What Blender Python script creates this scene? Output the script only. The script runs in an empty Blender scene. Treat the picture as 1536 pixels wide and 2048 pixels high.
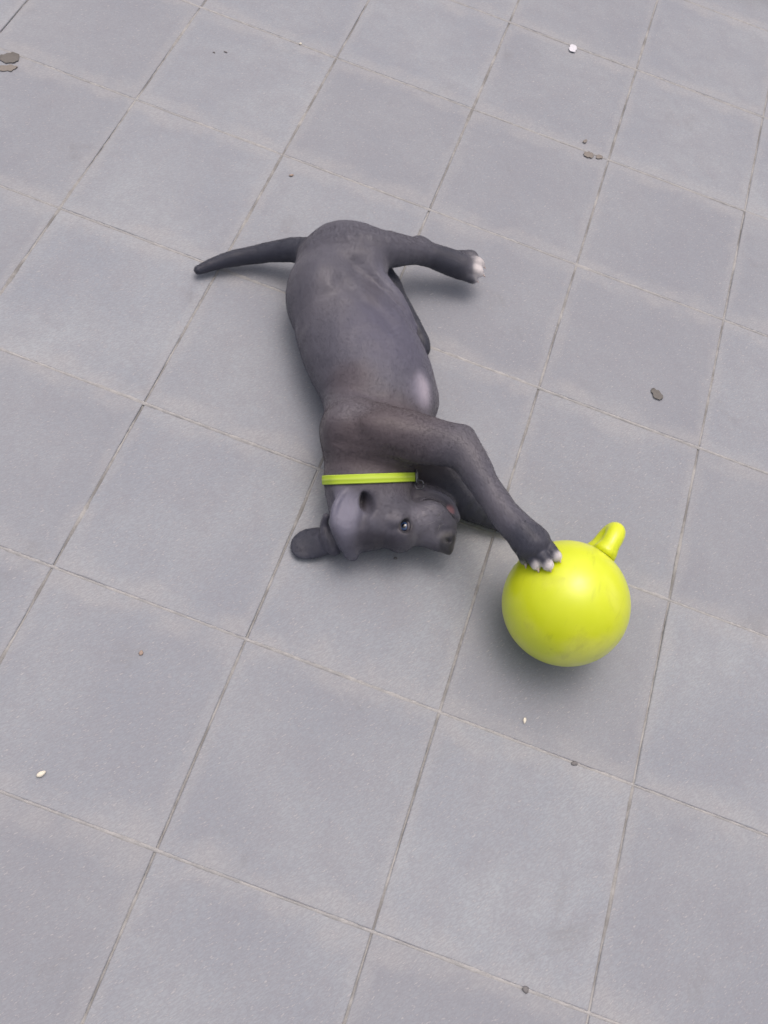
import bpy, bmesh, math, random
import numpy as np
from mathutils import Matrix, Vector
from mathutils.bvhtree import BVHTree

random.seed(7)
rng = np.random.default_rng(11)
scene = bpy.context.scene
coll = scene.collection

# ------------------------------------------------------------------ camera
FPX = 1661.7                       # focal length in pixels of a 1536 x 2048 picture
CAM = np.array([0.1461, -0.6898, 1.3932])
MROT = (Matrix.Rotation(0.00535, 3, 'Z') @ Matrix.Rotation(0.43838, 3, 'X') @ Matrix.Rotation(0.35436, 3, 'Z'))
cam_data = bpy.data.cameras.new('camera')
cam = bpy.data.objects.new('camera', cam_data)
coll.objects.link(cam)
cam_data.sensor_fit = 'VERTICAL'
cam_data.sensor_height = 24.0
cam_data.lens = FPX / 2048 * 24.0
cam_data.clip_start = 0.02
cam_data.clip_end = 500
cam.matrix_world = Matrix.Translation(Vector(CAM)) @ MROT.to_4x4()
scene.camera = cam

# ------------------------------------------------------------------ light
SUN_AZ = math.radians(92)          # direction the light comes from, from +X counter-clockwise
SUN_EL = math.radians(74)
world = bpy.data.worlds.new('World')
scene.world = world
world.use_nodes = True
wn = world.node_tree
sky = wn.nodes.new('ShaderNodeTexSky')
sky.sky_type = 'NISHITA'
sky.sun_disc = False
sky.sun_elevation = SUN_EL
sky.sun_rotation = math.pi / 2 - SUN_AZ
sky.air_density = 0.35
sky.dust_density = 9.0
sky.ozone_density = 0.5
bg = wn.nodes['Background']
bg.inputs['Strength'].default_value = 0.135
wn.links.new(sky.outputs[0], bg.inputs['Color'])
sun_data = bpy.data.lights.new('sun', 'SUN')
sun_data.energy = 0.5
sun_data.angle = math.radians(165)
sun_data.color = (1.0, 0.99, 0.95)
sun = bpy.data.objects.new('sun', sun_data)
coll.objects.link(sun)
sd = Vector((math.cos(SUN_AZ) * math.cos(SUN_EL), math.sin(SUN_AZ) * math.cos(SUN_EL), math.sin(SUN_EL)))
sun.rotation_euler = sd.to_track_quat('Z', 'Y').to_euler()
sun.location = sd * 5
scene.view_settings.view_transform = 'Standard'
scene.view_settings.look = 'None'
scene.view_settings.gamma = 1.0
scene.view_settings.exposure = 0.22
scene.view_settings.use_curve_mapping = False

# ------------------------------------------------------------------ helpers
MN = np.array(MROT)
def P(px, py, z=0.0):
    """world point at height z that the calibrated camera sees at this photo position"""
    d = MN @ np.array([(px - 768) / FPX, -(py - 1024) / FPX, -1.0])
    return CAM + d * ((z - CAM[2]) / d[2])
EX = P(868, 950, .05) - P(768, 950, .05); EX /= np.linalg.norm(EX)      # level direction to the picture's right
EY = np.array([EX[1], -EX[0], 0.0])                                     # level direction down the picture
EZ = np.array([0, 0, 1.0])
PX = 1.0 / 1195.0                                                       # metres per photo pixel near the dog

def srgb(r, g, b):
    f = lambda c: (c / 255 / 12.92) if c / 255 < .04045 else ((c / 255 + .055) / 1.055) ** 2.4
    return (f(r), f(g), f(b))

def props(o, label=None, cat=None, group=None, kind=None):
    if label: o['label'] = label
    if cat: o['category'] = cat
    if group: o['group'] = group
    if kind: o['kind'] = kind
    return o

def link(name, mesh, mat=None, parent=None, loc=None, smooth=True):
    o = bpy.data.objects.new(name, mesh)
    coll.objects.link(o)
    if mat is not None and mesh is not None and len(mesh.materials) == 0:
        mesh.materials.append(mat)
    if parent is not None: o.parent = parent
    if loc is not None: o.location = loc
    if smooth and mesh is not None and hasattr(mesh, 'polygons'):
        mesh.polygons.foreach_set('use_smooth', [True] * len(mesh.polygons))
    return o

def empty(name, loc=(0, 0, 0)):
    o = bpy.data.objects.new(name, None)
    o.empty_display_size = 0.05
    coll.objects.link(o)
    o.location = loc
    return o

def pydata(name, v, f):
    me = bpy.data.meshes.new(name)
    me.from_pydata([tuple(map(float, q)) for q in v], [], [tuple(map(int, q)) for q in f])
    me.update()
    return me

class NT:
    """small node-tree writer"""
    def __init__(s, name):
        s.m = bpy.data.materials.new(name); s.m.use_nodes = True
        s.t = s.m.node_tree; s.n = s.t.nodes; s.b = s.n['Principled BSDF']
    def node(s, typ, **kw):
        n = s.n.new(typ)
        for k, v in kw.items():
            if k.startswith('i_'):
                key = k[2:]
                key = int(key) if key.isdigit() else key.replace('_', ' ')
                s.put(n.inputs[key], v)
            else: setattr(n, k, v)
        return n
    def put(s, sock, v):
        if isinstance(v, bpy.types.NodeSocket): s.t.links.new(v, sock)
        elif isinstance(v, tuple) and len(v) == 3 and sock.type == 'RGBA': sock.default_value = (*v, 1)
        else: sock.default_value = v
    def math(s, op, a, b=None, c=None, clamp=False):
        n = s.n.new('ShaderNodeMath'); n.operation = op; n.use_clamp = clamp
        for i, v in enumerate((a, b, c)):
            if v is not None: s.put(n.inputs[i], v)
        return n.outputs[0]
    def mix(s, fac, a, b, mode='MIX'):
        n = s.n.new('ShaderNodeMix'); n.data_type = 'RGBA'; n.blend_type = mode
        s.put(n.inputs[0], fac); s.put(n.inputs[6], a); s.put(n.inputs[7], b)
        return n.outputs[2]
    def ramp(s, fac, lo, hi, a=0.0, b=1.0):
        n = s.n.new('ShaderNodeMapRange'); n.interpolation_type = 'SMOOTHSTEP'
        s.put(n.inputs[0], fac)
        for i, v in zip((1, 2, 3, 4), (lo, hi, a, b)): s.put(n.inputs[i], v)
        return n.outputs[0]
    def noise(s, vec, scale, detail=3, rough=.55, dist=0.0):
        n = s.node('ShaderNodeTexNoise')
        if vec is not None: s.put(n.inputs['Vector'], vec)
        n.inputs['Scale'].default_value = scale; n.inputs['Detail'].default_value = detail
        n.inputs['Roughness'].default_value = rough; n.inputs['Distortion'].default_value = dist
        return n.outputs['Fac']
    def mapping(s, vec, rot=(0, 0, 0), scale=(1, 1, 1)):
        n = s.node('ShaderNodeMapping'); s.put(n.inputs['Vector'], vec)
        n.inputs['Rotation'].default_value = rot; n.inputs['Scale'].default_value = scale
        return n.outputs[0]
    def bump(s, h, strength, dist, prev=None):
        n = s.node('ShaderNodeBump'); s.put(n.inputs['Height'], h)
        n.inputs['Strength'].default_value = strength; n.inputs['Distance'].default_value = dist
        if prev is not None: s.put(n.inputs['Normal'], prev)
        return n.outputs[0]

# ------------------------------------------------------------------ materials of the paving
T = 0.35
def mat_slab():
    s = NT('concrete_slab')
    pos = s.node('ShaderNodeNewGeometry').outputs['Position']
    tc = s.node('ShaderNodeTexCoord').outputs['Object']
    rnd = s.node('ShaderNodeObjectInfo').outputs['Random']
    sep = s.node('ShaderNodeSeparateXYZ', i_0=tc)
    dx = s.math('SUBTRACT', T / 2, s.math('ABSOLUTE', sep.outputs[0]))
    dy = s.math('SUBTRACT', T / 2, s.math('ABSOLUTE', sep.outputs[1]))
    big = s.noise(pos, 4.2, 5, .62)
    mid = s.noise(pos, 17, 5, .6, .3)
    fine = s.noise(pos, 260, 4, .7)
    grit = s.noise(pos, 900, 2, .6)
    # brushed finish, run at one angle over the whole terrace
    brushed = s.noise(s.mapping(s.mapping(pos, (0, 0, math.radians(-50))), (0, 0, 0), (95, 400, 95)), 1.0, 4, .62)
    c = s.mix(s.ramp(big, .3, .72), srgb(142, 148, 158), srgb(157, 163, 170))
    c = s.mix(s.math('MULTIPLY', s.ramp(mid, .35, .75), .5), c, srgb(137, 139, 148))
    c = s.mix(s.math('MULTIPLY_ADD', rnd, .55, 0), c, srgb(134, 137, 145))
    # pale sand swept along the joints, uneven
    wob = s.math('MULTIPLY', s.math('SUBTRACT', s.noise(pos, 9, 4, .65), .42), .11)
    ey = s.ramp(s.math('SUBTRACT', dy, wob), .004, .040, 1, 0)
    ex = s.ramp(s.math('SUBTRACT', dx, s.math('MULTIPLY', wob, .55)), .002, .022, 1, 0)
    dust = s.math('MULTIPLY', s.math('MAXIMUM', ey, s.math('MULTIPLY', ex, .7)), s.ramp(mid, .25, .7, .3, 1))
    c = s.mix(s.math('MULTIPLY', dust, .34), c, srgb(175, 175, 175))
    c = s.mix(s.math('MULTIPLY', s.ramp(brushed, .40, .60), .42), c, srgb(124, 124, 132))
    c = s.mix(s.math('MULTIPLY', s.ramp(brushed, .56, .70), .45), c, srgb(192, 192, 194))
    pits = s.ramp(fine, .62, .78)
    c = s.mix(s.math('MULTIPLY', pits, .38), c, srgb(104, 104, 112))
    specks = s.ramp(s.noise(pos, 330, 2, .5), .70, .8)
    c = s.mix(s.math('MULTIPLY', specks, .30), c, srgb(205, 205, 203))
    # darker grey-green tone at one corner of the terrace
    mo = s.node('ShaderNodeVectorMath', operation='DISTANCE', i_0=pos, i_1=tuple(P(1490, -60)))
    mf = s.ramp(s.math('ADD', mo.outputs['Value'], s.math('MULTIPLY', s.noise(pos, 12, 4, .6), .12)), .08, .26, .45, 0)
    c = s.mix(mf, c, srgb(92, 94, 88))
    # old stains
    st = s.ramp(s.noise(pos, 6.3, 4, .7, .6), .60, .74)
    c = s.mix(s.math('MULTIPLY', st, .34), c, srgb(124, 125, 129))
    s.put(s.b.inputs['Base Color'], c)
    s.b.inputs['Roughness'].default_value = .86
    s.b.inputs['Specular IOR Level'].default_value = .28
    h = s.math('ADD', s.math('MULTIPLY', brushed, .9), s.math('ADD', s.math('MULTIPLY', fine, .5), s.math('MULTIPLY', grit, .18)))
    n1 = s.bump(h, .55, .0011)
    n2 = s.bump(mid, .35, .004, n1)
    s.put(s.b.inputs['Normal'], n2)
    return s.m

def mat_sand(name, a, b, sc=55):
    s = NT(name)
    pos = s.node('ShaderNodeNewGeometry').outputs['Position']
    c = s.mix(s.ramp(s.noise(pos, sc, 5, .65), .36, .66), a, b)
    c = s.mix(s.math('MULTIPLY', s.ramp(s.noise(pos, 700, 2, .6), .55, .75), .5), c, srgb(112, 108, 100))
    s.put(s.b.inputs['Base Color'], c)
    s.b.inputs['Roughness'].default_value = .95
    s.b.inputs['Specular IOR Level'].default_value = .15
    s.put(s.b.inputs['Normal'], s.bump(s.noise(pos, 800, 3, .7), .6, .001))
    return s.m

M_SLAB = mat_slab()
M_BED = mat_sand('bedding_sand', srgb(120, 116, 108), srgb(140, 136, 128))
M_JOINT_L = mat_sand('long_joint_sand', srgb(126, 126, 126), srgb(166, 166, 166), 14)
M_JOINT_C = mat_sand('cross_joint_sand', srgb(150, 151, 153), srgb(168, 168, 169))

# ------------------------------------------------------------------ ground and paving
GAP = 0.0030
bed = pydata('ground', [(-60, -60, -.040), (60, -60, -.040), (60, 60, -.040), (-60, 60, -.040)], [(0, 1, 2, 3)])
ground = link('ground', bed, M_BED, smooth=False)
props(ground, kind='structure')

def slab_mesh(seed):
    """one square slab: worn, slightly wavy arris, small chamfer"""
    r = np.random.default_rng(seed)
    h = T / 2 - GAP / 2
    n = 20
    base = []
    for k in range(4):
        for i in range(n):
            t = -1 + 2 * i / n
            base.append([(t, -1), (1, t), (-t, 1), (-1, -t)][k])
    base = np.array(base) * h
    N = len(base)
    w = r.normal(0, 1, N); w = (w + np.roll(w, 1) + np.roll(w, -1)) / 3
    chip = np.clip(r.normal(-1.6, 1, N), 0, None)
    inward = np.abs(w) * .0007 + chip * .0012
    def ring(off, z, amt):
        v = []
        for (x, y), q in zip(base, inward):
            d = off + q * amt
            v.append((x - math.copysign(min(d, abs(x)), x) * (abs(x) > h - 1e-6), y - math.copysign(min(d, abs(y)), y) * (abs(y) > h - 1e-6), z))
        return v
    v = ring(0, -.036, 0) + ring(0, -.0024, .4) + ring(.0005, -.0008, 1) + ring(.0018, 0, 1.2)
    v += [(x * .9, y * .9, .0001 * r.normal()) for x, y in base]
    f = []
    for k in range(4):
        for i in range(N):
            a, b = k * N + i, k * N + (i + 1) % N
            f.append((a, b, b + N, a + N))
    f.append(tuple(range(4 * N, 5 * N)))
    me = pydata('paving_slab', v, f)
    return me

slab_meshes = [slab_mesh(s) for s in range(6)]
paving = empty('paving')
props(paving, kind='structure')
I0, I1, J0, J1 = -5, 6, -6, 6          # grid of slabs, a ring wider than the picture
for i in range(I0, I1):
    for j in range(J0, J1):
        me = slab_meshes[int(rng.integers(6))]
        o = link('paving_slab', me, M_SLAB, paving, ((i + .5) * T, (j + .5) * T, float(rng.normal(-.0006, .0004))), smooth=False)
        o.rotation_euler = (float(rng.normal(0, .0016)), float(rng.normal(0, .0016)), float(rng.normal(0, .0012)) + math.pi * int(rng.integers(2)))

# sand in the joints: brim-full and pale in the cross joints, sunk in places in the long ones
def joint_strip(vs, fs, a, b, depth_mean, depth_var, seed):
    r = np.random.default_rng(seed)
    a = np.array(a, float); b = np.array(b, float)
    L = np.linalg.norm(b - a); n = int(L / .006)
    d = (b - a) / L; q = np.array([-d[1], d[0]])
    raw = r.normal(0, 1, n + 1)
    ker = np.exp(-np.linspace(-2, 2, 25) ** 2); ker /= np.sqrt((ker ** 2).sum())
    low = np.convolve(raw, ker, 'same')
    z = depth_mean + depth_var * low + .0004 * r.normal(0, 1, n + 1)
    z = np.clip(z, -.008, .0005)
    base = len(vs)
    spill = np.clip((z + .0026) / .0022, 0, 1) * (.5 + .5 * np.clip(np.convolve(r.normal(0, 1, n + 1), ker, 'same'), 0, 2))
    for i in range(n + 1):
        c = a + d * (L * i / n)
        hw = GAP / 2 + .0008 + .0022 * spill[i]
        for o, dz in ((-hw, -.0018), (-GAP * .45, .0001), (0, 0), (GAP * .45, .0001), (hw, -.0018)):
            o += .0003 * r.normal() * (abs(o) > GAP * .5)
            vs.append((*(c + q * o), z[i] + dz + .00015 * r.normal()))
    for i in range(n):
        for k in range(4):
            p = base + i * 5 + k
            fs.append((p, p + 5, p + 6, p + 1))
vs, fs = [], []
for i in range(I0, I1 + 1):
    joint_strip(vs, fs, (i * T, J0 * T), (i * T, J1 * T), -.0015, .0013, 100 + i)
jo = link('joint_sand', pydata('joint_sand', vs, fs), M_JOINT_L)
props(jo, 'darker sunken sand in the long joints between the paving slabs', 'sand', kind='stuff')
vs, fs = [], []
for j in range(J0, J1 + 1):
    joint_strip(vs, fs, (I0 * T, j * T), (I1 * T, j * T), .0001 if j > -1 else -.0010, .0005, 300 + j)
jo = link('joint_sand', pydata('joint_sand', vs, fs), M_JOINT_C)
props(jo, 'pale sand filling the cross joints between the paving slabs', 'sand', kind='stuff')

# ------------------------------------------------------------------ the ball
BALL_R = 0.1065
BC = P(1131, 1206, BALL_R)
def mat_ball():
    s = NT('chartreuse_rubber')
    tc = s.node('ShaderNodeTexCoord').outputs['Object']
    c = s.mix(s.ramp(s.noise(tc, 9, 4, .6), .35, .7), srgb(206, 219, 18), srgb(214, 224, 44))
    sc = s.noise(s.mapping(tc, (.4, .3, .8), (60, 9, 30)), 1.0, 4, .6)
    c = s.mix(s.math('MULTIPLY', s.ramp(sc, .58, .72), .22), c, srgb(140, 150, 30))
    painted_highlight = s.ramp(s.noise(tc, 7, 3, .5), .5, .66)
    c = s.mix(s.math('MULTIPLY', painted_highlight, .5), c, srgb(222, 228, 110))  # pale highlight patches painted into the rubber colour
    grime = s.ramp(s.noise(tc, 14, 6, .7, .4), .52, .72)
    c = s.mix(s.math('MULTIPLY', grime, .25), c, srgb(150, 152, 60))
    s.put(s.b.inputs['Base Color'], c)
    s.put(s.b.inputs['Roughness'], s.ramp(s.noise(tc, 40, 4, .6), .3, .7, .30, .44))
    s.b.inputs['Subsurface Weight'].default_value = .7
    s.b.inputs['Subsurface Radius'].default_value = (.03, .03, .008)
    s.b.inputs['Subsurface Scale'].default_value = 1.0
    s.b.inputs['Coat Weight'].default_value = .5; s.b.inputs['Coat Roughness'].default_value = .22
    h = s.math('ADD', s.noise(tc, 380, 2, .6), s.math('MULTIPLY', sc, 1.5))
    s.put(s.b.inputs['Normal'], s.bump(h, .16, .0008))
    return s.m
M_BALL = mat_ball()
ball = empty('toy_ball', (BC[0], BC[1], 0))
props(ball, 'shiny chartreuse rubber ball with a loop handle under the puppy\'s paw', 'ball')
# sphere, a shade flattened where it stands
bm = bmesh.new()
bmesh.ops.create_uvsphere(bm, u_segments=72, v_segments=40, radius=BALL_R)
for v in bm.verts:
    w = 1 + .006 * math.sin(v.co.x * 30 + 1) * math.sin(v.co.y * 24) + .004 * math.sin(v.co.z * 37)
    v.co *= w
    v.co.z = max(v.co.z, -BALL_R * .985)
me = bpy.data.meshes.new('shell'); bm.to_mesh(me); bm.free()
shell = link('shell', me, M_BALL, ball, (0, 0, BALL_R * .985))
# handle: an arched grip springing from two flared feet
hd = P(1230, 1062, .150) - BC; hd /= np.linalg.norm(hd)          # the way the handle points
view = CAM - BC; view /= np.linalg.norm(view)
vp = view - hd * view.dot(hd); vp /= np.linalg.norm(vp)
hs = vp * .90 + np.cross(hd, vp) * .32; hs /= np.linalg.norm(hs)   # across the handle
bc0 = np.array([0, 0, BALL_R * .985])
def tube(path, radii, seg=14, squash=None):
    path = [np.array(p, float) for p in path]
    v, f = [], []
    up = None
    for i, p in enumerate(path):
        t = path[min(i + 1, len(path) - 1)] - path[max(i - 1, 0)]; t /= np.linalg.norm(t)
        if up is None:
            up = np.cross(t, [0.3, .2, .9]); up /= np.linalg.norm(up)
        up = up - t * up.dot(t); up /= np.linalg.norm(up)
        sd_ = np.cross(t, up)
        ra, rb = radii[i] if isinstance(radii[i], tuple) else (radii[i], radii[i])
        for k in range(seg):
            a = 2 * math.pi * k / seg
            v.append(p + up * math.cos(a) * ra + sd_ * math.sin(a) * rb)
    for i in range(len(path) - 1):
        for k in range(seg):
            a, b = i * seg + k, i * seg + (k + 1) % seg
            f.append((a, b, b + seg, a + seg))
    f.append(tuple(range(seg))[::-1]); f.append(tuple(range((len(path) - 1) * seg, len(path) * seg)))
    return v, f
path, rad = [], []
NA = 40
for i in range(NA + 1):
    a = math.pi * i / NA
    side = -math.cos(a) * .0180
    out = BALL_R * .955 + .050 * (abs(math.sin(a)) ** .62)
    path.append(bc0 + hd * out + hs * side)
    e = min(i, NA - i) / NA
    rad.append(.0165 + .005 * math.exp(-(e / .05) ** 2))
v, f = tube(path, rad, 16)
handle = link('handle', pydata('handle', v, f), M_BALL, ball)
for sgn in (-1, 1):                                               # thick moulded ring at each foot
    c0 = bc0 + hd * (BALL_R * .985) + hs * sgn * .0180
    p2, r2 = [], []
    for k, (t_, r_) in enumerate(((-.006, .0165), (0, .0175), (.004, .017), (.007, .0155), (.008, .0125))):
        p2.append(c0 + hd * t_); r2.append(r_)
    v, f = tube(p2, r2, 18)
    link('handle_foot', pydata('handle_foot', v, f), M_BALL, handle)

# ------------------------------------------------------------------ the puppy: one continuous skin grown from an implicit surface
GREY  = srgb(98, 97, 107)
BLUE  = srgb(98, 98, 113)
BROWN = srgb(95, 87, 91)
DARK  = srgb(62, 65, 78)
PALE  = srgb(114, 113, 126)
WHITE = srgb(214, 210, 212)
PINK  = srgb(170, 126, 128)
prims = []            # dicts: kind, data, k (blend), colour, flow

def chain(pts, k=.012, col=GREY, sz=1.0, flow=None):
    """a limb: smooth curve through (px, py, height, radius in px) joints; sz < 1 flattens it"""
    q = np.array([[*P(*p[:3]), p[3] * PX] for p in pts])
    n = len(q); out = []
    e = np.vstack([2 * q[0] - q[1], q, 2 * q[-1] - q[-2]])
    for i in range(n - 1):
        p0, p1, p2, p3 = e[i:i + 4]
        for t in np.linspace(0, 1, 5)[:-1]:
            out.append(.5 * (2 * p1 + (p2 - p0) * t + (2 * p0 - 5 * p1 + 4 * p2 - p3) * t * t + (3 * p1 - p0 - 3 * p2 + p3) * t ** 3))
    out.append(q[-1]); out = np.array(out)
    fl = (q[-1] - q[0])[:3] if flow is None else flow
    prims.append(dict(t='chain', A=list(out[:-1, :3]), B=list(out[1:, :3]), ra=list(out[:-1, 3]), rb=list(out[1:, 3]), sz=sz, k=k, col=col,
                      flow=fl / (np.linalg.norm(fl) + 1e-9)))
def ell(px, py, z, rx, ry, rz, rot=0, tilt=(0, 0), k=.012, col=GREY, flow=None, op='add'):
    """ellipsoid: radii in px along the picture's level right / down, rz metres; rot turns it, tilt leans it"""
    R = np.stack([EX, EY, EZ], 1)
    m = Matrix.Rotation(math.radians(rot), 3, 'Z') @ Matrix.Rotation(math.radians(tilt[0]), 3, 'X') @ Matrix.Rotation(math.radians(tilt[1]), 3, 'Y')
    # frame (EX, EY, EZ) is left handed, which only mirrors the sense of the angles
    R = R @ np.array(m)
    prims.append(dict(t='ell', C=P(px, py, z), R=R, r=np.array([rx * PX, ry * PX, rz]), k=k, col=col,
                      flow=(-EY if flow is None else flow), op=op))
TAILWARD = -EY
def dist(p, X):
    if p['t'] == 'chain':
        S = np.array([1, 1, 1 / p['sz']], dtype=np.float32); best = None
        XS = X * S
        for A, B, ra, rb in zip(p['A'], p['B'], p['ra'], p['rb']):
            a = (A * S).astype(np.float32); b = (B * S).astype(np.float32)
            ba = b - a; L2 = float(ba @ ba) + 1e-12
            q = XS - a
            t = np.clip((q @ ba) / L2, 0, 1)
            d = np.sqrt(np.maximum(((q - t[..., None] * ba) ** 2).sum(-1), 1e-12)) - (ra + (rb - ra) * t)
            best = d if best is None else np.minimum(best, d)
        return best * (p['sz'] if p['sz'] < 1 else 1)
    q = (X - p['C'].astype(np.float32)) @ p['R'].astype(np.float32)
    r = p['r'].astype(np.float32)
    k0 = np.sqrt(((q / r) ** 2).sum(-1)); k1 = np.sqrt(((q / r ** 2) ** 2).sum(-1)) + 1e-6
    return k0 * (k0 - 1) / k1
def bounds(p):
    if p['t'] == 'chain':
        m = np.array([1, 1, p['sz']]) * max(p['ra'] + p['rb'])
        return np.min(p['A'] + p['B'], 0) - m, np.max(p['A'] + p['B'], 0) + m
    e = np.abs(p['R']) @ p['r']
    return p['C'] - e, p['C'] + e

# --- trunk: lying on its right side, rolled a little on to the back
chain([(650, 540, .072, 62), (668, 600, .080, 96), (700, 680, .086, 118), (740, 775, .088, 112), (754, 850, .088, 102),
       (742, 915, .082, 96), (735, 965, .080, 91), (730, 1015, .072, 74)], .02, GREY, .80, TAILWARD + .15 * EX)
chain([(712, 600, .088, 60), (743, 660, .088, 79), (777, 730, .082, 90), (803, 800, .072, 84)], .03, GREY, .9, TAILWARD)                    # belly
ell(640, 585, .085, 72, 95, .080, 8, (0, 0), .03, GREY)                      # left rump
ell(692, 860, .110, 40, 80, .050, 0, (0, 0), .03, GREY)                      # shoulder blade
# muscles and bones that show under the coat
ell(694, 832, .154, 42, 20, .014, -25, (0, 0), .022, GREY)                   # spine of the shoulder blade
ell(800, 858, .186, 75, 24, .018, 10, (0, 0), .014, GREY)                    # triceps
ell(700, 518, .134, 66, 30, .026, -4, (0, 0), .022, GREY)                    # thigh muscle
ell(838, 484, .086, 16, 11, .010, 15, (0, 0), .008, DARK)                    # point of the hock
ell(660, 560, .138, 44, 40, .020, 0, (0, 0), .026, GREY)                     # hip bone
# --- tail
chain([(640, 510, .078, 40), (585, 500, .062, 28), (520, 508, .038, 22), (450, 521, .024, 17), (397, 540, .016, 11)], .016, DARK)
# --- left hind leg, kicked out above the ground
chain([(650, 515, .100, 58), (715, 500, .122, 52), (775, 500, .115, 42), (838, 504, .084, 30), (890, 521, .066, 31), (922, 532, .058, 32)], .020, GREY, 1.0, EX)
ell(694, 480, .108, 70, 30, .045, 6, (0, 0), .024, GREY)
for i, (dx, dy, dz, w) in enumerate(((22, -20, .004, 0), (33, -7, .008, 1), (32, 9, .003, 1), (20, 21, -.006, 0))):
    x, y, z = 922 + dx, 532 + dy, .058 + dz
    chain([(908 + dx * .3, 528 + dy * .8, .058 + dz, 13), (x - 4, y, z, 14.5), (x + 4, y + 4, z - .006, 12)], .004, WHITE if w else DARK)
# --- right hind leg, folded underneath along the belly
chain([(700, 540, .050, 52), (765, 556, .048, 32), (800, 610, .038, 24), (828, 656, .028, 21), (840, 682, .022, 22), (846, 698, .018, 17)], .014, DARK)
ell(735, 560, .095, 44, 40, .055, 40, (0, 0), .03, GREY)
chain([(712, 520, .128, 20), (756, 556, .130, 19), (795, 600, .122, 16), (828, 655, .105, 9)], .012, PALE)   # fold of the flank
# --- right foreleg, flat underneath
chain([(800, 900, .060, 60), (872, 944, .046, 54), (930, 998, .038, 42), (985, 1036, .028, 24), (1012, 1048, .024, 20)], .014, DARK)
# --- left foreleg, thrown over on to the ball
chain([(700, 862, .125, 60), (775, 870, .150, 60), (855, 882, .165, 50), (915, 893, .172, 40)], .022, GREY)
chain([(912, 890, .172, 40), (940, 920, .176, 36), (968, 968, .178, 30), (1006, 1024, .182, 30), (1042, 1064, .186, 33), (1064, 1086, .188, 36)], .012, GREY)
ell(930, 868, .172, 16, 14, .015, 30, (0, 0), .012, GREY)                    # point of the elbow
def on_ball(px, py, off):
    """height of a point this far above the ball's skin on the line through a photo position"""
    d = MN @ np.array([(px - 768) / FPX, -(py - 1024) / FPX, -1.0]); d /= np.linalg.norm(d)
    c = np.array([BC[0], BC[1], BALL_R * .985]); m = CAM - c; R_ = BALL_R + off
    b_ = m.dot(d); q = b_ * b_ - (m.dot(m) - R_ * R_)
    t = -b_ - math.sqrt(max(q, 0))
    return float((CAM + d * t)[2])
toe_tips = []
for (x0, y0, x1, y1, r, w) in ((1046, 1098, 1050, 1119, 12, .45), (1060, 1103, 1072, 1129, 12.5, .9), (1078, 1100, 1095, 1129, 12.5, 1), (1088, 1086, 1112, 1112, 12, .95)):
    z1 = on_ball(x1, y1, .0095); z0 = max(on_ball(x0, y0, .018), .176); zm = (z0 + z1) / 2 + .005
    chain([(x0 - 10, y0 - 12, .186, r + 3), (x0, y0, z0, r + 2), ((x0 + x1) / 2, (y0 + y1) / 2, zm, r + .5), (x1, y1, z1, r - 1.5)], .0025, DARK)
    toe_tips.append((x1, y1, z1, w, x1 - x0, y1 - y0))
# --- head, on its right cheek
F = -EX                                                                       # coat on the face runs from the nose back
ell(740, 1042, .062, 72, 60, .054, 0, (0, 0), .02, GREY, F)                   # skull
ell(772, 1014, .080, 50, 42, .038, 0, (0, 0), .018, GREY, F)                  # cheek
ell(800, 1078, .072, 30, 25, .036, 8, (0, 0), .010, GREY, F)                  # brow
chain([(800, 1046, .066, 50), (845, 1048, .064, 42), (878, 1052, .062, 33)], .014, GREY, 1.0, F)   # muzzle
ell(862, 1030, .074, 46, 33, .032, 32, (0, 0), .008, GREY, F)                 # upper lip
ell(893, 1054, .066, 20, 24, .028, 10, (0, 0), .012, GREY, F)                 # front of the lip
chain([(838, 1068, .066, 22), (866, 1078, .066, 22), (884, 1086, .066, 20)], .010, GREY, 1.0, F)   # bridge of the nose
chain([(888, 1078, .069, 21), (894, 1094, .066, 15), (897, 1103, .064, 8)], .006, srgb(66, 67, 74), 1.0, F)
ell(901, 1075, .068, 10, 16, .020, 0, (0, 0), .008, srgb(66, 67, 74), F)     # nose
chain([(790, 985, .054, 40), (846, 996, .056, 31), (886, 1009, .058, 24), (904, 1034, .060, 17)], .004, GREY, 1.0, F)          # lower jaw
chain([(860, 983, .080, 5), (888, 994, .078, 6), (906, 1013, .074, 6), (914, 1036, .068, 6)], .005, PALE, 1.0, F)   # rim of the lower lip
chain([(866, 1011, .100, 5), (886, 1024, .097, 6), (903, 1041, .088, 6), (911, 1056, .076, 5)], .006, GREY, 1.0, F)   # edge of the upper lip
ell(795, 1040, .108, 20, 12, .008, 0, (0, 0), .010, GREY, F)
# ears: the left one thrown back over the skull, the right one spread on the slabs
chain([(722, 985, .106, 14), (702, 1002, .113, 26), (693, 1036, .110, 29), (696, 1072, .090, 25), (702, 1104, .054, 16), (706, 1114, .034, 9)], .012, PALE, .26)
chain([(700, 974, .118, 5), (680, 994, .120, 5), (667, 1030, .114, 5), (671, 1064, .094, 5), (684, 1094, .060, 5)], .006, GREY)      # rolled edge
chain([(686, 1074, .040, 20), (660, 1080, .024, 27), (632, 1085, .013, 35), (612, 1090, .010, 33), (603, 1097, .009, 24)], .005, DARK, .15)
chain([(652, 1032, .050, 7), (648, 1052, .034, 8), (655, 1080, .03, 10), (668, 1100, .03, 10)], .006, GREY, .8)
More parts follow.
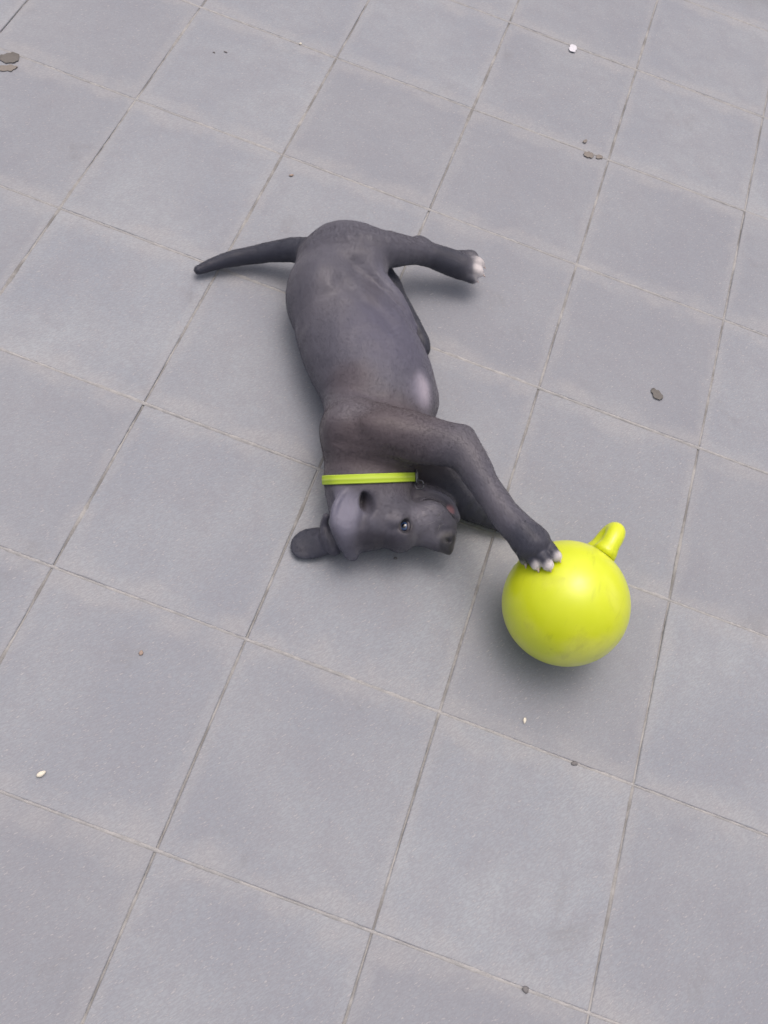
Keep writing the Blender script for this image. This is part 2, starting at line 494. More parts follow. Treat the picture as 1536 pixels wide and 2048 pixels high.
# carving
ell(725, 1000, .116, 6, 17, .015, 8, (0, 0), .005, DARK, op='cut')
ell(734, 1008, .121, 10, 20, .011, -6, (0, 0), .012, DARK, op='cut')                        # ear canal
ell(810, 1052, .1045, 12, 15, .011, 0, (0, 0), .004, DARK, op='cut')                      # eye socket
ell(899, 1080, .087, 6, 3.2, .010, 25, (0, 0), .002, DARK, op='cut')                    # nostril
ell(752, 1078, .122, 34, 13, .019, 6, (0, 0), .014, DARK, op='cut')
ell(728, 1046, .126, 8, 26, .012, 6, (0, 0), .012, DARK, op='cut')                      # hollow before the ear
def cut(pts, r, k, sz=1.0):
    for (a_, b_) in zip(pts, pts[1:]):
        prims.append(dict(t='chain', A=[P(*a_)], B=[P(*b_)], ra=[r * PX], rb=[r * PX], sz=sz, k=k, col=GREY, flow=F, op='cut'))
cut([(852, 1000, .090), (872, 1006, .090), (890, 1018, .088), (905, 1038, .082), (914, 1060, .070)], 3.0, .003, 3.0)     # mouth
cut([(826, 996, .094), (852, 1003, .092)], 2.4, .006, 1.5)
cut([(832, 984, .088), (858, 994, .084)], 2.2, .006, 1.5)
cut([(690, 556, .172), (738, 590, .176), (792, 645, .166)], 8, .026)            # crease between thigh and belly
cut([(862, 922, .150), (892, 905, .166)], 3, .010)
cut([(690, 905, .168), (790, 925, .160), (840, 940, .14)], 3, .012)

cut([(672, 884, .158), (710, 895, .172), (752, 905, .178), (800, 912, .178)], 3, .016)
cut([(668, 918, .140), (720, 928, .160), (780, 936, .155), (828, 944, .135)], 2.5, .008)
cut([(885, 930, .185), (905, 912, .205)], 4, .010)
cut([(735, 512, .178), (790, 522, .162)], 4, .014)

# --- sample and polygonise (naive surface nets)
H = .0021
lo = np.min([bounds(p)[0] for p in prims], 0) - .012
hi = np.max([bounds(p)[1] for p in prims], 0) + .012
lo[2] = -.008
dims = np.ceil((hi - lo) / H).astype(int) + 1
axes = [(lo[i] + H * np.arange(dims[i])).astype(np.float32) for i in range(3)]
D = np.full(dims, .06, np.float32)
def window(a, b, m):
    i0 = np.maximum(((a - m - lo) / H).astype(int), 0); i1 = np.minimum(((b + m - lo) / H).astype(int) + 2, dims)
    return None if (i1 <= i0).any() else (i0, i1)
def sample(p, w):
    return dist(p, np.stack(np.meshgrid(*[axes[i][w[0][i]:w[1][i]] for i in range(3)], indexing='ij'), -1)).astype(np.float32)
for p in prims:
    m = p['k'] + .008
    w = window(*bounds(p), m)
    if w is None: continue
    sl = tuple(slice(u_, v_) for u_, v_ in zip(*w))
    if p['t'] == 'chain' and len(p['A']) > 1:                     # each piece of a limb only in its own neighbourhood
        d = np.full(tuple(w[1] - w[0]), .06, np.float32)
        for i in range(len(p['A'])):
            q = dict(p, A=p['A'][i:i + 1], B=p['B'][i:i + 1], ra=p['ra'][i:i + 1], rb=p['rb'][i:i + 1])
            u = window(*bounds(q), m)
            if u is None: continue
            ss = tuple(slice(a_, b_) for a_, b_ in zip(u[0] - w[0], u[1] - w[0]))
            d[ss] = np.minimum(d[ss], sample(q, u))
    else: d = sample(p, w)
    k = p['k']; o = D[sl]
    if p.get('op') == 'cut':
        h = np.maximum(k - np.abs(o + d), 0) / k
        D[sl] = np.maximum(o, -d) + h * h * k * .25
    else:
        h = np.maximum(k - np.abs(o - d), 0) / k
        D[sl] = np.minimum(o, d) - h * h * k * .25
# flattened where it lies on the paving
zz = (.0012 - axes[2])[None, None, :]
h = np.maximum(.010 - np.abs(D - zz), 0) / .010
D = np.maximum(D, zz) + h * h * .010 * .25

def surface_nets(D):
    S = D < 0
    n = np.array(D.shape)
    cnt = np.zeros(n - 1, np.int8)
    for c in np.ndindex(2, 2, 2):
        cnt += S[c[0]:n[0] - 1 + c[0], c[1]:n[1] - 1 + c[1], c[2]:n[2] - 1 + c[2]]
    idx = np.argwhere((cnt > 0) & (cnt < 8))
    vid = np.full(n - 1, -1, np.int32); vid[tuple(idx.T)] = np.arange(len(idx))
    acc = np.zeros((len(idx), 3)); w = np.zeros(len(idx))
    corners = list(np.ndindex(2, 2, 2))
    for c in corners:
        for ax in range(3):
            if c[ax]: continue
            e = list(c); e[ax] = 1
            d0 = D[tuple((idx + c).T)]; d1 = D[tuple((idx + e).T)]
            m = (d0 < 0) != (d1 < 0)
            t = d0[m] / (d0[m] - d1[m])
            q = np.tile(np.array(c, float), (m.sum(), 1)); q[:, ax] += t
            acc[m] += q; w[m] += 1
    V = idx + acc / w[:, None]
    Q = []
    for ax in range(3):
        u, v = (ax + 1) % 3, (ax + 2) % 3
        s0 = [slice(None)] * 3; s1 = [slice(None)] * 3
        s0[ax] = slice(0, -1); s1[ax] = slice(1, None)
        a, b = S[tuple(s0)], S[tuple(s1)]
        e = np.argwhere(a != b)
        e = e[(e[:, u] > 0) & (e[:, v] > 0) & (e[:, u] < n[u] - 1) & (e[:, v] < n[v] - 1)]
        ins = a[tuple(e.T)]
        du = np.zeros(3, int); du[u] = 1; dv = np.zeros(3, int); dv[v] = 1
        q = np.stack([vid[tuple((e - du - dv).T)], vid[tuple((e - dv).T)], vid[tuple(e.T)], vid[tuple((e - du).T)]], 1)
        q[~ins] = q[~ins][:, ::-1]
        Q.append(q)
    return V, np.concatenate(Q)
V, Q = surface_nets(D)
# keep the one big connected piece
par = np.arange(len(V))
ed = np.concatenate([Q[:, [0, 1]], Q[:, [1, 2]], Q[:, [2, 3]], Q[:, [3, 0]]])
for _ in range(400):
    m = np.minimum(par[ed[:, 0]], par[ed[:, 1]])
    new = par.copy()
    np.minimum.at(new, ed[:, 0], m); np.minimum.at(new, ed[:, 1], m)
    new = new[new]
    if (new == par).all(): break
    par = new
big = np.bincount(par).argmax()
keep = par == big
remap = np.cumsum(keep) - 1
V = V[keep] * H + lo; Q = remap[Q[keep[Q[:, 0]]]]
# one light relaxation to take the grid out of it
ed = np.concatenate([Q[:, [0, 1]], Q[:, [1, 2]], Q[:, [2, 3]], Q[:, [3, 0]]])
for it in range(2):
    s = np.zeros_like(V); c = np.zeros(len(V))
    np.add.at(s, ed[:, 0], V[ed[:, 1]]); np.add.at(c, ed[:, 0], 1)
    V = V + .5 * (s / c[:, None] - V)
nrm0 = np.zeros_like(V)
fn = np.cross(V[Q[:, 2]] - V[Q[:, 0]], V[Q[:, 3]] - V[Q[:, 1]])
for i in range(4): np.add.at(nrm0, Q[:, i], fn)
nrm0 /= np.linalg.norm(nrm0, axis=1)[:, None] + 1e-12
wv_ = np.zeros(len(V))
for k_ in range(10):
    kv = rng.normal(0, 1, 3); kv *= rng.uniform(90, 260) / np.linalg.norm(kv)
    wv_ += np.sin(V @ kv + rng.uniform(0, 6)) * 60 / np.linalg.norm(kv)
V = V + nrm0 * (wv_ * .00042)[:, None]
V[:, 2] = np.maximum(V[:, 2], .0010)
body_me = bpy.data.meshes.new('body')
body_me.vertices.add(len(V)); body_me.vertices.foreach_set('co', V.astype(np.float32).ravel())
body_me.loops.add(len(Q) * 4); body_me.loops.foreach_set('vertex_index', Q.astype(np.int32).ravel())
body_me.polygons.add(len(Q))
body_me.polygons.foreach_set('loop_start', np.arange(0, len(Q) * 4, 4, dtype=np.int32))
body_me.update(calc_edges=True); body_me.validate()
NV = len(body_me.vertices)
VN = np.zeros(NV * 3, np.float32); body_me.vertices.foreach_get('normal', VN); VN = VN.reshape(-1, 3)
V32 = V.astype(np.float32)

# --- coat colour and lie of the hair, from the part of the body each point belongs to
wsum = np.zeros(NV, np.float32); col = np.zeros((NV, 3), np.float32); flow = np.zeros((NV, 3), np.float32)
for p in prims:
    if p.get('op') == 'cut': continue
    bl, bh = bounds(p)
    near = ((V32 > bl - .03) & (V32 < bh + .03)).all(1)
    d = np.full(NV, .2, np.float32)
    if near.any(): d[near] = dist(p, V32[near])
    w = np.exp(-np.clip(d + .002, 0, .2) / .0055) + 1e-9
    wsum += w; col += w[:, None] * np.array(p['col'], np.float32); flow += w[:, None] * p['flow'].astype(np.float32)
col /= wsum[:, None]
flow -= VN * (flow * VN).sum(1)[:, None]
flow /= np.linalg.norm(flow, axis=1)[:, None] + 1e-9
fur_len = np.full(NV, .0034, np.float32)
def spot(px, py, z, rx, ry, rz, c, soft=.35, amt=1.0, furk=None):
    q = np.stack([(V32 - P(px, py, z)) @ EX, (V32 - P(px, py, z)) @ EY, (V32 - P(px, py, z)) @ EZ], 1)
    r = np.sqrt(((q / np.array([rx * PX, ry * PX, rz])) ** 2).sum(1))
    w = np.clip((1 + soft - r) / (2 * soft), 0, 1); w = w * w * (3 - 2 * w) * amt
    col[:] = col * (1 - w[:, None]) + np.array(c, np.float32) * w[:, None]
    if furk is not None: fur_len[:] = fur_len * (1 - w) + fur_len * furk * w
spot(760, 890, .12, 150, 95, .12, srgb(100, 88, 89), .5, .9)                               # brown cast on neck and shoulder
spot(780, 690, .12, 110, 110, .12, srgb(95, 94, 112), .5, .8, .8)              # bare belly
spot(700, 760, .150, 50, 40, .05, srgb(92, 80, 84), .6, .6)
spot(838, 800, .100, 18, 36, .07, srgb(190, 183, 196), .8, .85, .6)
spot(826, 800, .110, 22, 26, .07, srgb(132, 128, 142), .9, .6, .8)             # white blaze on the breast
spot(700, 828, .165, 44, 22, .04, srgb(118, 114, 120), .7, .6)               # shoulder highlight painted into the coat
spot(935, 905, .190, 34, 46, .06, srgb(116, 112, 117), .7, .7)               # lit sheen of elbow and forearm, painted in as well
spot(985, 1000, .190, 26, 44, .05, srgb(112, 109, 116), .7, .6)  # same painted sheen, lower forearm
spot(650, 590, .170, 60, 40, .05, srgb(112, 109, 116), .7, .5)  # rump highlight put into the coat colour
spot(745, 580, .150, 20, 46, .06, srgb(80, 76, 86), .7, .5)  # crease shade between thigh and belly, painted in
spot(780, 925, .150, 70, 16, .06, srgb(80, 71, 74), .7, .6)  # painted shade below the shoulder, towards the collar
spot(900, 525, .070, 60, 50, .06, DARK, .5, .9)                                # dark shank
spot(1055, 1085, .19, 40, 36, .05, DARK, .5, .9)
for (x, y, z, w_, ddx, ddy) in toe_tips:
    spot(x + ddx * .2, y + ddy * .16, z - .001, 14, 13, .016, WHITE, .4, w_)
spot(896, 1089, .072, 22, 23, .030, srgb(46, 47, 53), .2, 1, .05)              # nose leather
spot(899, 1022, .076, 10, 12, .014, srgb(176, 124, 128), .45, .8, .05)         # gum and lip
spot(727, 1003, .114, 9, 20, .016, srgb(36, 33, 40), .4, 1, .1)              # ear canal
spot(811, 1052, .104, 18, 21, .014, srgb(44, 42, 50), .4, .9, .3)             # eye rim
spot(690, 1018, .118, 30, 40, .02, srgb(134, 133, 152), .6, .6, .4)            # thin hair inside the ear
spot(852, 1028, .100, 32, 26, .03, srgb(130, 128, 137), .6, .75)
spot(775, 1030, .115, 26, 26, .03, srgb(112, 109, 116), .7, .5)
spot(756, 1080, .100, 52, 18, .04, srgb(54, 52, 63), .6, .85)                   # darker patch over the brow
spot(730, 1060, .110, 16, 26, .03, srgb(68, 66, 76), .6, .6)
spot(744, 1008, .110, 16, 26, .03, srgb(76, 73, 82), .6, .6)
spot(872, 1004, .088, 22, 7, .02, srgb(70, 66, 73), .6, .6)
spot(957, 543, .058, 17, 24, .03, WHITE, .5, .95)
spot(640, 575, .165, 60, 40, .03, srgb(114, 112, 120), .6, .5)  # second painted highlight on the rump

lum_ = col.mean(1); t_ = np.clip((lum_ - .20) / .25, 0, 1)
col *= (.75 + .25 * t_)[:, None] * (1 + (np.array([-.02, .01, .09]) * (1 - t_)[:, None]))            # the slate coat is darker than it looks under its gloss
def attr(me, name, typ, dom, data, key):
    a = me.attributes.new(name, typ, dom); a.data.foreach_set(key, np.ascontiguousarray(data, dtype=np.float32).ravel())
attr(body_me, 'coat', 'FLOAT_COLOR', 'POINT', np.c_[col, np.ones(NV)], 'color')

def mat_coat(name, hair):
    s = NT(name)
    c = s.node('ShaderNodeAttribute', attribute_name='coat').outputs['Color']
    tc = s.node('ShaderNodeTexCoord').outputs['Object']
    if not hair:
        n = s.noise(tc, 45, 5, .65); f = s.noise(tc, 520, 3, .7)
        c = s.mix(s.math('MULTIPLY', s.ramp(n, .35, .7), .12), c, s.mix(.5, c, srgb(70, 62, 64)))
        c = s.mix(s.math('MULTIPLY', s.ramp(f, .45, .7), .07), c, srgb(150, 148, 156))
        s.put(s.b.inputs['Normal'], s.bump(s.math('ADD', f, n),    .15, .0005))
    else:
        n = s.noise(tc, 60, 4, .7)
        c = s.mix(s.math('MULTIPLY', s.ramp(n, .35, .7), .14), c, s.mix(.55, c, srgb(66, 56, 58)))
    s.put(s.b.inputs['Base Color'], c)
    s.b.inputs['Roughness'].default_value = .46 if hair else .50
    s.b.inputs['Specular IOR Level'].default_value = .40
    s.b.inputs['Sheen Weight'].default_value = .0 if hair else .2
    s.b.inputs['Sheen Roughness'].default_value = .5
    return s.m
M_SKIN = mat_coat('puppy_skin', False)
M_FUR = mat_coat('puppy_fur', True)
pc = P(745, 800, 0)
puppy = empty('puppy', (0, 0, 0))
props(puppy, 'blue grey short haired puppy with white toes lying on its side on the paving', 'dog')
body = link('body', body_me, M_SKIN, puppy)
bvh = BVHTree.FromPolygons([tuple(v) for v in V], [tuple(map(int, q)) for q in Q])

# --- fur: short hairs lying along the coat
q0, q1, q2, q3 = (V[Q[:, i]] for i in range(4))
area = .5 * np.linalg.norm(np.cross(q2 - q0, q3 - q1), axis=1)
NH = 460000
fi = rng.choice(len(Q), NH, p=area / area.sum())
u, w = rng.random(NH), rng.random(NH)
bw = np.stack([(1 - u) * (1 - w), u * (1 - w), u * w, (1 - u) * w], 1)
def lerp(A): return sum(A[Q[fi, i]] * (bw[:, i, None] if A.ndim > 1 else bw[:, i]) for i in range(4))
root = lerp(V); nn = lerp(VN); ff = lerp(flow); cc = lerp(col); ll = lerp(fur_len)
nn /= np.linalg.norm(nn, axis=1)[:, None]
jit = rng.normal(0, .16, (NH, 3)); dirv = ff + jit; dirv -= nn * (dirv * nn).sum(1)[:, None]
dirv /= np.linalg.norm(dirv, axis=1)[:, None] + 1e-9
ok = (root[:, 2] > .004) & (ll > .0007)
root, nn, dirv, cc, ll = root[ok], nn[ok], dirv[ok], cc[ok], ll[ok] * rng.uniform(.6, 1.2, ok.sum())
lift = rng.uniform(.08, .30, len(root))[:, None]; wild = rng.random(len(root)) < .07; lift[wild] *= 3; ll[wild] *= 1.3
p1 = root + ll[:, None] * (.45 * dirv + .9 * lift * nn * .6)
p2 = root + ll[:, None] * (1.0 * dirv + lift * nn * .75)
pts = np.stack([root - nn * .0003, p1, p2], 1)
pts[:, :, 2] = np.maximum(pts[:, :, 2], .0008)
hc = bpy.data.hair_curves.new('fur')
n_h = len(root)
hc.add_curves([3] * n_h)
hc.points.foreach_set('position', pts.astype(np.float32).ravel())
hc.points.foreach_set('radius', np.tile(np.array([.00007, .00006, .00002], np.float32), n_h))
shade = rng.uniform(.90, 1.14, n_h)
kv_ = rng.normal(0, 1, (10, 3)) * np.linspace(90, 520, 10)[:, None]
for k_ in range(10): shade *= 1 + .045 * np.sin(root @ kv_[k_] + k_)      # small tufts
shade = shade[:, None]
a = hc.attributes.new('coat', 'FLOAT_COLOR', 'CURVE')
a.data.foreach_set('color', np.c_[np.clip(cc * shade, 0, 1), np.ones(n_h)].astype(np.float32).ravel())
hc.materials.append(M_FUR)
fur = bpy.data.objects.new('fur', hc); coll.objects.link(fur); fur.parent = puppy
fur['kind'] = 'stuff'

# --- eye
def ray_hit(px, py):
    d = Vector(MN @ np.array([(px - 768) / FPX, -(py - 1024) / FPX, -1.0])).normalized()
    return bvh.ray_cast(Vector(CAM), d)
def mat_plain(name, c, rough, spec=.5, coat=0.0):
    s = NT(name); s.put(s.b.inputs['Base Color'], c)
    tc = s.node('ShaderNodeTexCoord').outputs['Object']
    s.put(s.b.inputs['Base Color'], s.mix(s.math('MULTIPLY', s.ramp(s.noise(tc, 300, 3), .4, .7), .3), c, tuple(x * .7 for x in c)))
    s.b.inputs['Roughness'].default_value = rough; s.b.inputs['Specular IOR Level'].default_value = spec
    s.b.inputs['Coat Weight'].default_value = coat; s.b.inputs['Coat Roughness'].default_value = .03
    return s.m
def mat_eye():
    s = NT('eye')
    tc = s.node('ShaderNodeTexCoord').outputs['Object']
    sep = s.node('ShaderNodeSeparateXYZ', i_0=tc)
    r = s.math('SQRT', s.math('ADD', s.math('POWER', sep.outputs[0], 2), s.math('POWER', sep.outputs[1], 2)))
    c = s.mix(s.ramp(r, .0036, .0044), (.004, .004, .006), srgb(50, 72, 110))
    c = s.mix(s.ramp(r, .0070, .0078), c, srgb(14, 14, 20))
    c = s.mix(s.ramp(r, .0086, .0094), c, srgb(176, 168, 168))
    s.put(s.b.inputs['Base Color'], c)
    s.b.inputs['Roughness'].default_value = .06
    s.b.inputs['Coat Weight'].default_value = 1.0; s.b.inputs['Coat Roughness'].default_value = .01
    return s.m
ER = .0118
hit = ray_hit(810, 1052)
ec = Vector(P(810, 1052, hit[0].z)) + Vector((0, 0, -.0058)) if hit[0] else Vector(P(810, 1052, .1))
bm = bmesh.new(); bmesh.ops.create_uvsphere(bm, u_segments=32, v_segments=24, radius=ER)
me = bpy.data.meshes.new('eyeball'); bm.to_mesh(me); bm.free()
eye = link('eyeball', me, mat_eye(), puppy, ec)
gaze = Vector(EZ * .90 - EX * .26 + EY * .14).normalized()
eye.rotation_euler = gaze.to_track_quat('Z', 'Y').to_euler()
# lids: two soft rims of skin round the opening
M_LID = mat_plain('eyelid_skin', srgb(74, 71, 79), .55)
M_LIDP = mat_plain('eyelid_pale_rim', srgb(150, 138, 142), .4)
gz = np.array(gaze); gx = EX - gz * gz.dot(EX); gx /= np.linalg.norm(gx); gy = np.cross(gz, gx)
if gy.dot(EY) < 0: gy = -gy
def lid(name, sgn, mat, rad, opn):
    path, rr = [], []
    for i in range(17):
        a = math.pi * (i / 16)
        cx, cy = math.cos(a) * .0088, 0
        # opening is tall across the face: corners lie along gy
        q = gy * math.cos(a) * .0114 + gx * sgn * math.sin(a) * opn
        l = np.linalg.norm(q); hgt = math.sqrt(max((ER + .0004) ** 2 - l * l, 1e-8))
        path.append(np.array(ec) + q + gz * hgt); rr.append(rad * (.45 + .55 * math.sin(a)))
    v, f = tube(path, rr, 10)
    o = link(name, pydata(name, v, f), mat, eye)
    o.matrix_parent_inverse = eye.matrix_basis.inverted()
    return o
lid('upper_eyelid', -1, M_LID, .0034, .0078)
lid('lower_eyelid', 1, M_LID, .0028, .0080)

# --- claws
M_CLAW = mat_plain('claw_horn', srgb(206, 190, 184), .35, .5)
def claw(a, b, r=.0026):
    a = np.array(a); b = np.array(b); d = b - a
    path = [a + d * t + np.array([0, 0, -.004 * t * t]) for t in (0, .3, .6, .85, 1)]
    v, f = tube(path, [r, r * .95, r * .75, r * .45, r * .12], 8)
    link('claw', pydata('claw', v, f), M_CLAW, puppy)
for (x, y, z, w_, ex, ey) in toe_tips:
    l_ = math.hypot(ex, ey); ex, ey = ex / l_, ey / l_
    claw(P(x + ex * 6, y + ey * 6, z + .002), P(x + ex * 17, y + ey * 17, on_ball(x + ex * 17, y + ey * 17, .003)))
for (x, y, z) in ((950, 516, .060), (964, 530, .061), (963, 547, .056), (950, 558, .048)):
    claw(P(x - 3, y - 1, z), P(x + 9, y + 5, z - .006))
# whiskers on lip and brow
M_WHISK = mat_plain('whisker', srgb(150, 148, 152), .4)
for k in range(14):
    x, y = random.uniform(852, 895), random.uniform(1012, 1050)
    h = ray_hit(x, y)
    if not h[0]: continue
    a = np.array(h[0]); n = np.array(h[1])
    d = n * .7 - EX * .5 + np.array([random.uniform(-.3, .3) for _ in range(3)])
    L = random.uniform(.014, .028)
    path = [a + d * L * t + np.array([0, 0, -.006 * t * t]) for t in (0, .33, .66, 1)]
    v, f = tube(path, [.00018, .00016, .00012, .00005], 4)
    link('whisker', pydata('whisker', v, f), M_WHISK, puppy)

# ------------------------------------------------------------------ the collar, fitted round the neck
def mat_collar():
    s = NT('neon_webbing')
    tc = s.node('ShaderNodeTexCoord').outputs['UV']
    sep = s.node('ShaderNodeSeparateXYZ', i_0=tc)
    wv = s.noise(s.mapping(tc, (0, 0, 0), (400, 14, 1)), 1.0, 2)
    wv2 = s.math('SINE', s.math('MULTIPLY', sep.outputs[1], 34))
    c = s.mix(s.math('MULTIPLY', s.ramp(wv2, -.2, 1), .35), srgb(176, 204, 52), srgb(208, 226, 118))
    s.put(s.b.inputs['Base Color'], c); s.b.inputs['Roughness'].default_value = .6
    s.put(s.b.inputs['Normal'], s.bump(s.math('ADD', wv, wv2), .4, .0006))
    return s.m
M_COLLAR = mat_collar()
collar = empty('dog_collar', tuple(P(740, 957, 0)))
props(collar, 'thin neon yellow green collar strap around the puppy\'s neck', 'collar')
cO = np.array(P(740, 957, .078))
cU = P(837, 953, .078) - P(640, 960, .078); cU /= np.linalg.norm(cU)
cV = CAM - cO; cV /= np.linalg.norm(cV)
cN = np.cross(cU, cV); cN /= np.linalg.norm(cN)                # along the neck
if cN.dot(EY) < 0: cN = -cN
cW = np.cross(cN, cU); cW = cW if cW[2] > 0 else -cW
pts2 = []
for off in (-.006, 0, .006):
    for i in range(120):
        a = 2 * math.pi * i / 120
        d = cU * math.cos(a) + cW * math.sin(a)
        o = cO + cN * off + d * .22
        hres = bvh.ray_cast(Vector(o), Vector(-d), .215)
        if hres[0] is not None:
            r_ = (np.array(hres[0]) - cO)
            pts2.append((r_.dot(cU), r_.dot(cW)))
pts2 = [p for p in pts2 if math.hypot(*p) < .105 and p[0] < .088]
def hull(ps):
    ps = sorted(set((round(a, 5), round(b, 5)) for a, b in ps)); 
    def half(it):
        h = []
        for p in it:
            while len(h) > 1 and (h[-1][0] - h[-2][0]) * (p[1] - h[-2][1]) - (h[-1][1] - h[-2][1]) * (p[0] - h[-2][0]) <= 0: h.pop()
            h.append(p)
        return h
    a, b = half(ps), half(reversed(ps))
    return a[:-1] + b[:-1]
hp = np.array(hull(pts2))
seg = np.linalg.norm(np.roll(hp, -1, 0) - hp, axis=1); cs = np.r_[0, np.cumsum(seg)]
NC = 160
loop = np.array([[np.interp(t, cs, np.r_[hp[:, k], hp[0, k]]) for k in (0, 1)] for t in np.linspace(0, cs[-1], NC, endpoint=False)])
for _ in range(6): loop = (np.roll(loop, 1, 0) + 2 * loop + np.roll(loop, -1, 0)) / 4
tg = np.roll(loop, -1, 0) - np.roll(loop, 1, 0); tg /= np.linalg.norm(tg, axis=1)[:, None]
nrm = np.stack([tg[:, 1], -tg[:, 0]], 1)
v, f, uvs = [], [], []
cl0 = np.array(collar.location)
HW = .0082
prof = [(-HW, .0016), (-HW, .0036), (-HW * .8, .0043), (0, .0046), (HW * .8, .0043), (HW, .0036), (HW, .0016)]
for i in range(NC):
    for (s_, o_) in prof:
        q = loop[i] + nrm[i] * o_
        pt = cO + cU * q[0] + cW * q[1] + cN * s_
        pt[2] = max(pt[2], .0018 + (o_ - .0016) * -.2)
        v.append(pt - cl0)
n_p = len(prof)
for i in range(NC):
    for k in range(n_p):
        j = (i + 1) % NC; k2 = (k + 1) % n_p
        f.append((i * n_p + k, j * n_p + k, j * n_p + k2, i * n_p + k2))
me = pydata('strap', v, f)
uv = me.uv_layers.new(name='UVMap')
for pl in me.polygons:
    for li in pl.loop_indices:
        vi = me.loops[li].vertex_index
        i, k = divmod(vi, n_p)
        uv.data[li].uv = (i / NC, k / n_p)
strap = link('strap', me, M_COLLAR, collar)
# buckle at the throat: a dull metal frame with its ring
M_METAL = mat_plain('dull_steel', srgb(120, 122, 128), .35, .5)
M_METAL.node_tree.nodes['Principled BSDF'].inputs['Metallic'].default_value = .9
bi = int(np.argmax(loop @ np.array([.93, .36])))
q = loop[bi] + nrm[bi] * .006
bp = cO + cU * q[0] + cW * q[1] - cl0
tdir = cU * tg[bi][0] + cW * tg[bi][1]
path = []
for i in range(25):
    a = 2 * math.pi * i / 24
    ca, sa = math.cos(a), math.sin(a)
    path.append(bp + cN * .012 * math.copysign(abs(ca) ** .5, ca) + tdir * .008 * math.copysign(abs(sa) ** .5, sa))
v, f = tube(path, [.0016] * 25, 8)
buckle = link('buckle', pydata('buckle', v, f), M_METAL, collar)
path = [bp + cN * (.014 + .008 * math.sin(2 * math.pi * i / 20)) + (cU * nrm[bi][0] + cW * nrm[bi][1]) * (.004 + .008 * math.cos(2 * math.pi * i / 20)) for i in range(21)]
v, f = tube(path, [.0011] * 21, 8)
link('ring', pydata('ring', v, f), M_METAL, buckle)


# ------------------------------------------------------------------ small litter on the slabs
def flake(name, px, py, lx, ly, ang, mat, label, cat, curl=.25, seed=0, thick=.0007, pointed=.6, group=None):
    """a leaf or petal: pointed oval sheet with real thickness, curled up at its rim"""
    r = np.random.default_rng(seed)
    n, m = 11, 7
    a = math.radians(ang)
    ux = EX * math.cos(a) + EY * math.sin(a); uy = -EX * math.sin(a) + EY * math.cos(a)
    top, bot = [], []
    L, W = lx * .5 / 1090, ly * .5 / 1090
    for i in range(n):
        t = -1 + 2 * i / (n - 1)
        wd = (1 - abs(t) ** 2.2) ** pointed * (1 + .15 * r.normal()) + .04
        for j in range(m):
            s_ = -1 + 2 * j / (m - 1)
            x = t * L + .04 * L * r.normal() * (abs(s_) > .6); y = s_ * W * wd + W * .18 * math.sin(t * 2.2 + seed)
            z = .0006 + .35 * curl * W * (s_ * s_ * .8 + max(t, 0) ** 2 * .5) + .06 * W * abs(r.normal())
            p = ux * x + uy * y
            top.append(p + EZ * (z + thick)); bot.append(p + EZ * max(z, .0002))
    v = top + bot; N = n * m; f = []
    for i in range(n - 1):
        for j in range(m - 1):
            q = i * m + j
            f.append((q, q + m, q + m + 1, q + 1)); f.append((N + q, N + q + 1, N + q + m + 1, N + q + m))
    rim = [j for j in range(m)] + [i * m + m - 1 for i in range(1, n)] + [(n - 1) * m + j for j in range(m - 2, -1, -1)] + [i * m for i in range(n - 2, 0, -1)]
    for k in range(len(rim)):
        p_, q_ = rim[k], rim[(k + 1) % len(rim)]
        f.append((p_, q_, q_ + N, p_ + N))
    o = link(name, pydata(name, v, f), mat, None, tuple(P(px, py, 0)))
    return props(o, label, cat, group)
def nugget(name, px, py, lx, ly, lz, ang, mat, label, cat, seed=0, group=None):
    """a crumb or pebble: knobbly, flattened lump"""
    r = np.random.default_rng(seed)
    bm = bmesh.new(); bmesh.ops.create_icosphere(bm, subdivisions=2, radius=1.0)
    ph = r.random(6) * 6
    a = math.radians(ang); ux = EX * math.cos(a) + EY * math.sin(a); uy = -EX * math.sin(a) + EY * math.cos(a)
    for v in bm.verts:
        c = np.array(v.co)
        k = 1 + .16 * math.sin(3 * c[0] + ph[0]) * math.sin(2.5 * c[1] + ph[1]) + .12 * math.sin(4 * c[2] + ph[2] + 2 * c[0]) + .05 * r.normal()
        c = c * k
        w = ux * c[0] * lx * .5 / 1090 + uy * c[1] * ly * .5 / 1090 + EZ * (max(c[2], -.55) + .55) * lz
        v.co = Vector(w)
    me = bpy.data.meshes.new(name); bm.to_mesh(me); bm.free()
    o = link(name, me, mat, None, tuple(P(px, py, 0)))
    return props(o, label, cat, group)
M_LEAFD = mat_plain('dry_dark_leaf', srgb(108, 106, 104), .75, .3)
M_LEAFG = mat_plain('dry_grey_leaf', srgb(130, 125, 121), .75, .3)
M_PETAL = mat_plain('white_petal', srgb(212, 213, 222), .6, .3)
M_WHITEC = mat_plain('white_crumb', srgb(224, 220, 206), .8, .2)
M_TAN = mat_plain('tan_crumb', srgb(160, 144, 134), .8, .2)
M_STONE = mat_plain('dark_stone', srgb(116, 115, 117), .7, .3)
flake('dry_leaf', 20, 117, 48, 30, -28, M_LEAFD, 'dark curled dry leaf lying on top of a greyer leaf', 'leaf', .35, 1)
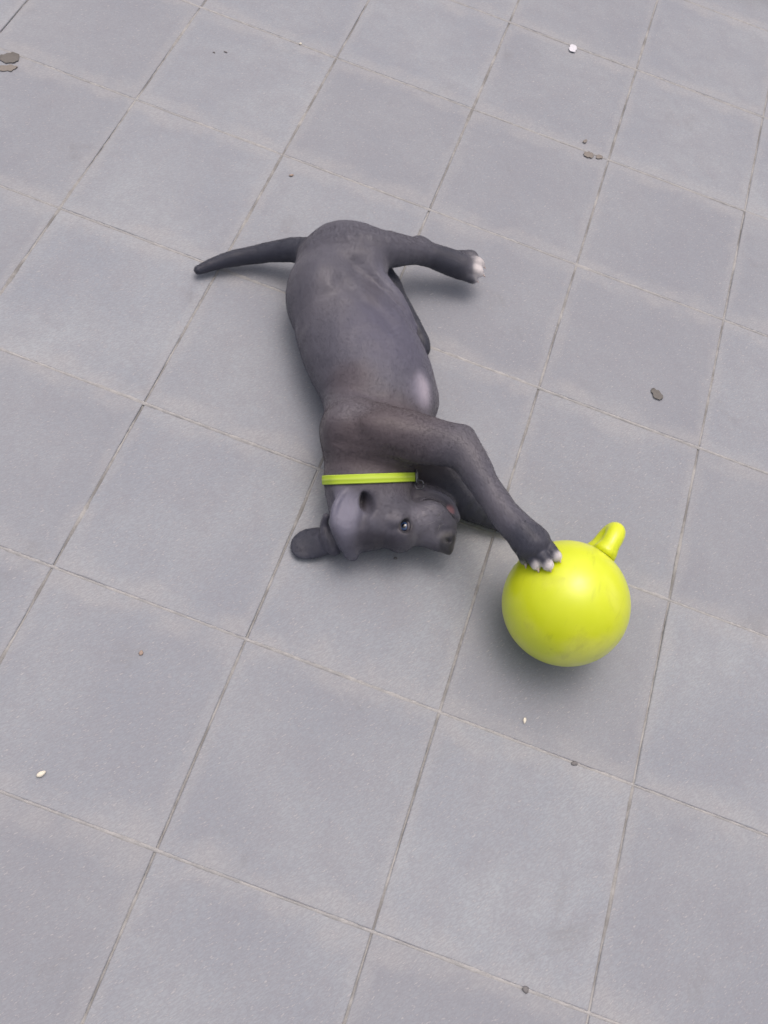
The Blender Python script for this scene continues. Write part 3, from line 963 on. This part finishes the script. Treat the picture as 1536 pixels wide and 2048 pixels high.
flake('dry_leaf', 14, 137, 50, 18, -8, M_LEAFG, 'greyish folded dry leaf tucked beside a darker curled leaf', 'leaf', .3, 2)
flake('petal', 1145, 98, 30, 24, -50, M_PETAL, 'small white flower petal lying on a slab', 'petal', .35, 3, pointed=.45)
flake('dry_leaf', 1177, 311, 28, 20, 20, M_LEAFG, 'grey brown leaf scrap beside a smaller scrap near a joint', 'leaf', .2, 4)
flake('dry_leaf', 1198, 315, 20, 13, -25, M_LEAFG, 'narrow grey brown leaf scrap touching a larger scrap by the joint', 'leaf', .2, 5)
flake('dry_leaf', 1170, 283, 16, 8, -55, M_LEAFG, 'tiny upright grey leaf scrap above two larger scraps', 'leaf', .2, 6)
flake('dry_leaf', 1313, 789, 33, 22, 45, M_LEAFD, 'single dark grey leaf scrap lying alone right of the puppy and ball', 'leaf', .4, 7)
nugget('pebble', 583, 351, 12, 6, .002, -20, M_TAN, 'small reddish brown chip on the slab behind the puppy\'s tail', 'pebble', 8)
nugget('crumb', 83, 1548, 15, 9, .003, -25, M_WHITEC, 'cream white crumb lying alone on a slab', 'crumb', 9)
nugget('crumb', 282, 1306, 7, 10, .0015, 20, M_TAN, 'tan orange crumb lying flat on a slab', 'crumb', 10)
nugget('pebble', 1149, 1527, 12, 8, .0015, 10, M_STONE, 'dark grit pebble on the cross joint below the ball', 'pebble', 11)
nugget('pebble', 1051, 1979, 11, 10, .0015, 0, M_STONE, 'dark round grit pebble at the end of a cross joint', 'pebble', 12)
nugget('pebble', 428, 105, 7, 5, .001, 0, M_STONE, 'smaller of two dark grit specks lying side by side', 'pebble', 13)
nugget('pebble', 451, 104, 9, 5, .001, 30, M_STONE, 'larger of two dark grit specks lying side by side', 'pebble', 14)
nugget('crumb', 601, 88, 9, 6, .002, -20, M_WHITEC, 'tiny pale crumb on a cross joint beyond the puppy', 'crumb', 15)
nugget('crumb', 1049, 1441, 6, 11, .002, 25, M_WHITEC, 'thin pale crumb on the slab below the ball', 'crumb', 16)
nugget('pebble', 791, 1117, 7, 5, .002, 0, M_STONE, 'tiny dark speck of grit beside the puppy\'s brow', 'pebble', 17)
